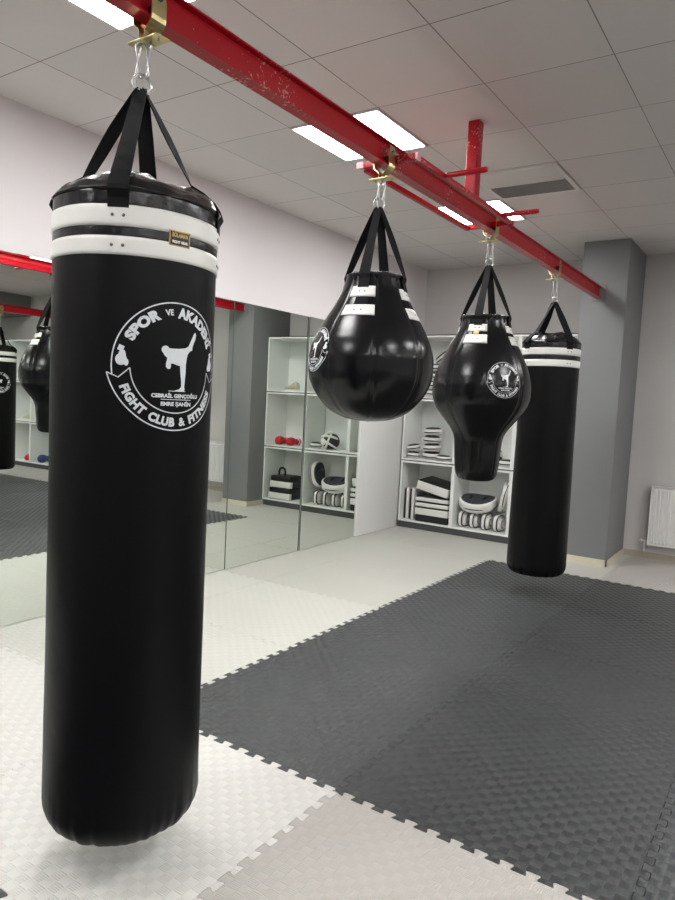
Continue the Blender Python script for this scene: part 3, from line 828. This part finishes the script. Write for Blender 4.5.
# ------------------------------------------------------------------ shelving cubes
CW, CH, CD = 0.65, 0.705, 0.44
YF = 6.905
def make_cube(loc, label, group):
    t = thing('shelf_cube', loc, label, 'shelf', 0, group)
    th = 0.018; g = 0.0012
    b = MB(); b.box((g, 0, g), (CW-g, CD-0.004, th)); b.build('bottom_board', SHELF, t)
    b = MB(); b.box((g, 0, CH-th-0.012), (CW-g, CD-0.004, CH-0.012)); b.build('top_board', SHELF, t)
    b = MB(); b.box((g, 0, th), (g+th, CD-0.004, CH-th-0.012)); b.build('side_board', SHELF, t)
    b = MB(); b.box((CW-g-th, 0, th), (CW-g, CD-0.004, CH-th-0.012)); b.build('side_board', SHELF, t)
    b = MB(); b.box((g+th, CD-0.010, th), (CW-g-th, CD-0.004, CH-th-0.012)); b.build('back_board', SHELF, t)
    b = MB(); b.box((0.003, 0.006, CH-0.0118), (CW-0.003, CD-0.006, CH-0.0003)); b.build('gap_shade_strip', PLINTH, t)  # dark slab stands in for the shade in the gap between cubes
    return t
rown = ['bottom', 'middle', 'top']; coln = ['nearest the white wall panel', 'in the centre column', 'beside the grey pillar']
ZR = [0.072, 0.777, 1.482]; XC = [0.032, 0.682, 1.332]
proto = None
for c in range(3):
    for r_ in range(3):
        lab = 'open white shelf cube, %s row, %s' % (rown[r_], coln[c])
        if proto is None: proto = make_cube((XC[c], YF, ZR[r_]), lab, 'white shelf cubes by the back wall')
        else:
            q = copy_tree(proto); q.location = (XC[c], YF, ZR[r_]); q['label'] = lab
XC2 = [6.42, 7.07, 7.72]
cn2 = ['left', 'centre', 'right']
for c in range(3):
    for r_ in range(3):
        q = copy_tree(proto); q.location = (XC2[c], YF, ZR[r_]); q['group'] = 'white shelf cubes seen in the mirror'
        q['label'] = 'open white shelf cube of the far unit seen in the mirror, %s row, %s column' % (rown[r_], cn2[c])
for x0, x1, w in ((0.036, 1.98, 'under the white shelves between the wall panel and the pillar'), (6.42, 8.37, 'under the far shelves seen in the mirror')):
    b = MB(); b.box((x0, YF+0.012, 0.0005), (x1, D-0.005, 0.0715)); tag(b.build('shelf_plinth', PLINTH), 'low dark grey plinth ' + w, 'plinth')

# ------------------------------------------------------------------ training gear on the shelves
F0 = ZR[0]+0.0185; F1 = ZR[1]+0.0185; F2 = ZR[2]+0.0185
def pad_block(loc, size, label, rot=(0, 0, 0), rotz=0, white=(0.0, 1.0), group=None, loop=False, name='kick_pad'):
    """foam pad lying flat: black vinyl body, white vinyl band on its long side"""
    t = thing(name, loc, label, 'training pad', rotz, group)
    t.rotation_euler = (rot[0], rot[1], rotz)
    w, d, h = size
    b = MB(); b.box((-w/2, -d/2, 0), (w/2, d/2, h), bev=min(0.018, h*0.2)); b.build('body', PADB, t)
    z0, z1 = h*white[0], h*white[1]
    b = MB(); b.box((-w/2-0.003, -d/2-0.004, z0+0.006), (w/2+0.003, -d/2+0.05, z1-0.006), bev=0.008); b.build('side_panel', PADW, t)
    if loop:
        b = MB(); pts = [(0.0, -d*0.15, h-0.004), (0.0, -d*0.15, h+0.05), (0.02, -d*0.12, h+0.085), (0.06, -d*0.10, h+0.10), (0.10, -d*0.08, h+0.085), (0.12, -d*0.06, h+0.05), (0.12, -d*0.06, h-0.004)]
        b.tube(pts, 0.014, 10); b.build('arm_strap', PADB, t)
    return t
# bottom cube by the wall panel: two pads on edge and a leaning pile
for k, x in enumerate((0.094, 0.163)):
    t = thing('kick_pad', (x, YF+0.22, F0), 'white pad with black back standing on edge, ' + ('against the bottom cube side' if k == 0 else 'touching the leaning pad pile'), 'training pad', 0, 'pads on edge in the bottom shelf cube')
    b = MB(); b.box((-0.010, -0.15, 0), (0.024, 0.15, 0.36), bev=0.010); b.build('face', PADW, t)
    b = MB(); b.box((-0.034, -0.145, 0.004), (-0.010, 0.145, 0.352), bev=0.008); b.build('backing', PADB, t)
pad_block((0.43, YF+0.20, F0), (0.40, 0.34, 0.160), 'thick foam pad, white above black, at the bottom of the leaning pad pile', white=(0.45, 1.0))
pad_block((0.43, YF+0.20, F0+0.160), (0.40, 0.34, 0.062), 'thin foam pad with white edge, second from the bottom of the leaning pile', white=(0.1, 1.0))
pad_block((0.43, YF+0.20, F0+0.222), (0.40, 0.34, 0.062), 'thin foam pad with white edge, third from the bottom of the leaning pile', white=(0.1, 1.0))
pad_block((0.415, YF+0.21, F0+0.330), (0.39, 0.33, 0.125), 'thick black topped foam pad tilted on top of the pile', rot=(R(4), R(11), 0), white=(0.05, 0.95))
# bottom centre cube: row of mitts on edge and curved pads on top
def mitt(loc, label, group=None, rx=0.064, rz=0.088, ry=0.115, cat='focus mitt', m=PADW):
    t = thing('focus_mitt', loc, label, cat, 0, group)
    def curve(p): return Vector((p.x + 0.10*(p.z/ rz)**2*rx - 0.02*rx, p.y, p.z))
    b = MB(); b.superell((0, 0, rz), (rx*0.62, ry, rz), 0.65, 0.7, 30, 16, fn=curve); b.build('palm_pad', m, t)
    for sx, w in ((-0.30, 0.16), (0.34, 0.12)):
        b = MB(); b.superell((rx*sx, 0, rz), (rx*w, ry*1.03, rz*1.02), 0.7, 0.7, 30, 14, fn=curve); b.build('black_band', PADB, t)
    b = MB(); b.superell((rx*0.62, 0.01, rz*0.95), (rx*0.36, ry*0.8, rz*0.72), 0.8, 0.8, 24, 12); b.build('glove_back', PADW, t)
    b = MB(); b.torus((rx*0.86, -0.02, rz*0.95), (1, 0, 0), rz*0.42, 0.006); b.build('piping', PADB, t)
    return t
for k in range(4):
    mitt((0.765+k*0.133, YF+0.17, F0), ('%s from left of the white focus mitts standing on edge under the charcoal pad' % ORD[k]), 'mitts standing on edge in the bottom shelf cube')
def shield(loc, rot, rad, label, th=0.045, curl=0.05):
    t = thing('curved_shield', loc, label, 'training pad'); t.rotation_euler = rot
    def cv(p): return Vector((p.x, p.y, p.z+curl*(p.x/rad)**2))
    b = MB(); b.superell((0, 0, 0), (rad, rad*0.80, th), 0.45, 0.9, 48, 16, fn=cv); b.build('rim', PADW, t)
    b = MB(); b.superell((0, 0, th*0.55), (rad*0.90, rad*0.70, th*0.62), 0.6, 0.9, 48, 14, fn=cv); b.build('face', PADG, t)
    b = MB(); b.torus((0, 0, -0.002), (0, 0, 1), rad*0.98, 0.006, 40, 8, 0, 1.0, 0.82); b.build('piping', PADB, t)
    for s_ in (-1, 1):
        b = MB(); b.tube([(rad*0.35*s_, -rad*0.3, th*1.1), (rad*0.36*s_, 0, th*1.35), (rad*0.35*s_, rad*0.3, th*1.1)], 0.010, 8); b.build('grip', PADB, t)
    return t
shield((0.915, YF+0.20, F0+0.262), (R(16), 0, 0), 0.215, 'charcoal round curved pad with a white rim lying on top of the focus mitts', 0.062, 0.035)
shield((1.235, YF+0.20, F0+0.37), (R(4), R(-80), 0), 0.17, 'charcoal curved pad with a white rim leaning upright at the right of the centre cube', 0.04, 0.03)
# bottom cube by the pillar: two low pads, the upper with an arm strap
pad_block((1.73, YF+0.18, F0), (0.34, 0.30, 0.150), 'white sided black pad under the pad with an arm loop, beside the pillar', white=(0.0, 0.62))
pad_block((1.72, YF+0.18, F0+0.150), (0.33, 0.29, 0.155), 'white sided black pad with a black arm loop, topmost beside the pillar', white=(0.0, 0.60), loop=True)
# middle row, first cube: a pile of small round mitts
def small_mitt(loc, label, r=0.105, h=0.075, rot=(0, 0, 0), group='small round mitts in the middle left cube'):
    t = thing('focus_mitt', loc, label, 'focus mitt', 0, group); t.rotation_euler = rot
    b = MB(); b.superell((0, 0, h/2), (r, r*0.95, h/2), 0.55, 0.95, 36, 14); b.build('palm_pad', PADW, t)
    b = MB(); b.superell((0, 0, h*0.86), (r*0.86, r*0.80, h*0.30), 0.7, 0.95, 32, 10); b.build('target', PADB, t)
    b = MB(); b.torus((0, 0, h*0.42), (0, 0, 1), r*0.985, 0.007, 36, 8, 0, 0.95, 1.0); b.build('piping', PADB, t)
    return t
for k in range(4):
    small_mitt((0.315+0.006*(k % 2), YF+0.19, F1+0.092*k), '%s small round mitt from the bottom of the tall pile in the middle shelf row' % ORD[k], rot=(R(3), R(2-4*(k % 2)), 0))
small_mitt((0.128, YF+0.11, F1), 'lower of two small round mitts left of the tall pile', 0.076, 0.065)
small_mitt((0.130, YF+0.11, F1+0.086), 'upper of two small round mitts left of the tall pile, tilted', 0.076, 0.065, (R(5), R(-9), 0))
small_mitt((0.50, YF+0.12, F1+0.0), 'flat small round mitt lying right of the tall pile', 0.088, 0.055)
# middle centre cube: a head guard
def headguard(loc, label, col, strip, rz=0, sc=1.0):
    t = thing('head_guard', loc, label, 'head guard', rz)
    def hol(p): return Vector((p.x, p.y, p.z))
    b = MB(); b.superell((0, 0.01, 0.092*sc), (0.098*sc, 0.105*sc, 0.088*sc), 0.9, 0.9, 36, 20); b.build('padding', col, t)
    for nm, c, ax, rr, tr in (('brow_band', (0, 0, 0.12), (0.15, 0.35, 1), 0.088, 0.014), ('crown_strap', (-0.01, 0, 0.095), (1, 0.25, 0.15), 0.094, 0.013), ('cheek_strap', (0.01, -0.01, 0.085), (0.75, -0.75, 0.35), 0.100, 0.012),
                              ('chin_strap', (0.0, -0.01, 0.06), (-0.3, 0.5, 1), 0.096, 0.012)):
        b = MB(); b.torus(tuple(q*sc for q in c), ax, rr*sc, tr*sc, 36, 10); b.build(nm, strip, t)
    b = MB(); b.superell((0.0, -0.088*sc, 0.085*sc), (0.040*sc, 0.022*sc, 0.036*sc), 0.9, 0.9, 24, 12); b.build('face_pad', strip, t)
    return t
headguard((1.05, YF+0.16, F1), 'black and white padded head guard in the middle shelf cube', PADB, PADW, 0.3, 1.12)
small_mitt((1.228, YF+0.12, F1), 'small black and white round mitt beside the head guard', 0.075, 0.07, group='small mitt by the head guard')
# middle cube by the pillar: red gloves
def glove(loc, label, m, rz=0.0, sc=1.0, flip=1, group=None):
    t = thing('boxing_glove', loc, label, 'boxing glove', rz, group)
    def fist(p):
        return Vector((p.x, p.y, p.z - 0.012*(p.y/0.08)**2*(1 if p.y < 0 else 0)))
    b = MB(); b.superell((0, -0.05*sc, 0.066*sc), (0.060*sc, 0.082*sc, 0.062*sc), 0.8, 0.85, 30, 18, fn=fist); b.build('fist', m, t)
    b = MB(); b.tube([(flip*0.052*sc, 0.03*sc, 0.055*sc), (flip*0.066*sc, -0.01*sc, 0.062*sc), (flip*0.062*sc, -0.06*sc, 0.062*sc), (flip*0.045*sc, -0.09*sc, 0.06*sc)], [0.016*sc, 0.024*sc, 0.023*sc, 0.012*sc], 12); b.build('thumb', m, t)
    b = MB(); b.tube([(0, 0.02*sc, 0.06*sc), (0, 0.06*sc, 0.058*sc), (0, 0.12*sc, 0.058*sc), (0, 0.125*sc, 0.058*sc)], [0.046*sc, 0.043*sc, 0.052*sc, 0.046*sc], 20); b.build('cuff', m, t)
    b = MB(); b.torus((0, 0.085*sc, 0.058*sc), (0, 1, 0), 0.048*sc, 0.006*sc); b.build('wrist_band', PADW, t)
    return t
glove((1.625, YF+0.15, F1+0.0), 'red boxing glove in the middle cube beside the pillar, left one', REDP, 0.15, 0.85, 1, 'red gloves in the shelf cube')
glove((1.81, YF+0.14, F1+0.0), 'red boxing glove in the middle cube beside the pillar, right one', REDP, -0.15, 0.9, -1, 'red gloves in the shelf cube')
# top row
def shoe(loc, label, rz):
    t = thing('shoe', loc, label, 'shoe', rz)
    prof = [(-0.135, 0.030, 0.070), (-0.12, 0.036, 0.105), (-0.08, 0.038, 0.115), (-0.04, 0.037, 0.100), (0.0, 0.040, 0.080), (0.05, 0.048, 0.062), (0.10, 0.047, 0.052), (0.13, 0.034, 0.042), (0.142, 0.012, 0.032)]
    n = 20; pts = []
    for x, w, h in prof:
        for i in range(n):
            a = 2*PI*i/n; cz = 0.018+(h-0.018)/2
            pts.append((x, w*math.copysign(abs(math.cos(a))**0.7, math.cos(a)), cz+(h-0.018)/2*math.copysign(abs(math.sin(a))**0.8, math.sin(a))))
    b = MB(); b.grid(pts, n, len(prof), True, flip=True); b.add([pts[i] for i in range(n)], [list(range(n))]); b.build('upper', BEIGE, t)
    so = []
    for z in (0.0, 0.02):
        for x, w, h in prof: so.append((x*1.03, w*1.06, z))
        for x, w, h in prof[::-1]: so.append((x*1.03, -w*1.06, z))
    m_ = len(prof)*2
    b = MB(); b.add(so, [list(range(m_)), list(range(m_, 2*m_))[::-1]]+[(k, (k+1) % m_, m_+(k+1) % m_, m_+k) for k in range(m_)]); b.build('sole', PADW, t)
    b = MB()
    for k in range(4): b.tube([(-0.015+k*0.022, -0.022, 0.094-k*0.010), (-0.012+k*0.022, 0, 0.100-k*0.010), (-0.015+k*0.022, 0.022, 0.094-k*0.010)], 0.003, 6)
    b.build('laces', PADW, t)
    return t
shoe((1.68, YF+0.15, F2), 'beige lace-up shoe in the top shelf cube beside the pillar', 0.35)
for k in range(4):
    small_mitt((0.33+0.01*(k % 2), YF+0.17, F2+0.095*k), '%s round mitt from the bottom of the pile in the top shelf row' % ORD[k], 0.11, 0.078, (0, R(3-5*(k % 2)), 0), 'round mitts piled in the top left cube')
mm_ = small_mitt((0.43, YF+0.15, F2+0.43), 'black and white round mitt leaning steeply on top of the upper pile', 0.10, 0.06, (R(20), R(-38), 0), 'round mitts piled in the top left cube')
small_mitt((0.54, YF+0.17, F2), 'wide black and white mitt right of the upper pile, bottom one', 0.085, 0.08, (0, 0, 0), 'round mitts piled in the top left cube')
# gear in the far unit that only the mirror shows
glove((7.22, YF+0.14, F0), 'small red glove in the bottom cube of the far shelf seen in the mirror', REDP, 0.6, 0.9)
glove((6.86, YF+0.14, F0), 'navy blue glove in the bottom cube of the far shelf seen in the mirror', BLUEP, -0.4, 1.1)
shoe((7.38, YF+0.15, F1), 'pale shoe in the middle cube of the far shelf seen in the mirror', 0.2)

# ------------------------------------------------------------------ world, camera, colour management
w = bpy.data.worlds.new('world'); bpy.context.scene.world = w; w.use_nodes = True
w.node_tree.nodes['Background'].inputs[0].default_value = (0.8, 0.85, 0.9, 1); w.node_tree.nodes['Background'].inputs[1].default_value = 0.3
f, yaw, pitch, roll, cx, ch = 685.715, R(-33.767), R(-4.225), R(2.862), 3.766, 1.422
F = Vector((math.sin(yaw)*math.cos(pitch), math.cos(yaw)*math.cos(pitch), math.sin(pitch)))
Rt = Vector((math.cos(yaw), -math.sin(yaw), 0)); U = Rt.cross(F)
Rt2 = Rt*math.cos(roll)+U*math.sin(roll); U2 = -Rt*math.sin(roll)+U*math.cos(roll)
cd = bpy.data.cameras.new('camera'); cam = bpy.data.objects.new('camera', cd); C.objects.link(cam)
M = Matrix.Identity(4)
for r_ in range(3):
    M[r_][0] = Rt2[r_]; M[r_][1] = U2[r_]; M[r_][2] = -F[r_]
M[0][3], M[1][3], M[2][3] = cx, 0, ch
cam.matrix_world = M
cd.sensor_fit = 'VERTICAL'; cd.sensor_height = 36; cd.lens = f/900*36; cd.clip_start = 0.05
bpy.context.scene.camera = cam
vs = bpy.context.scene.view_settings
vs.view_transform = 'Standard'; vs.look = 'None'; vs.gamma = 1; vs.use_curve_mapping = False
vs.exposure = 0.1
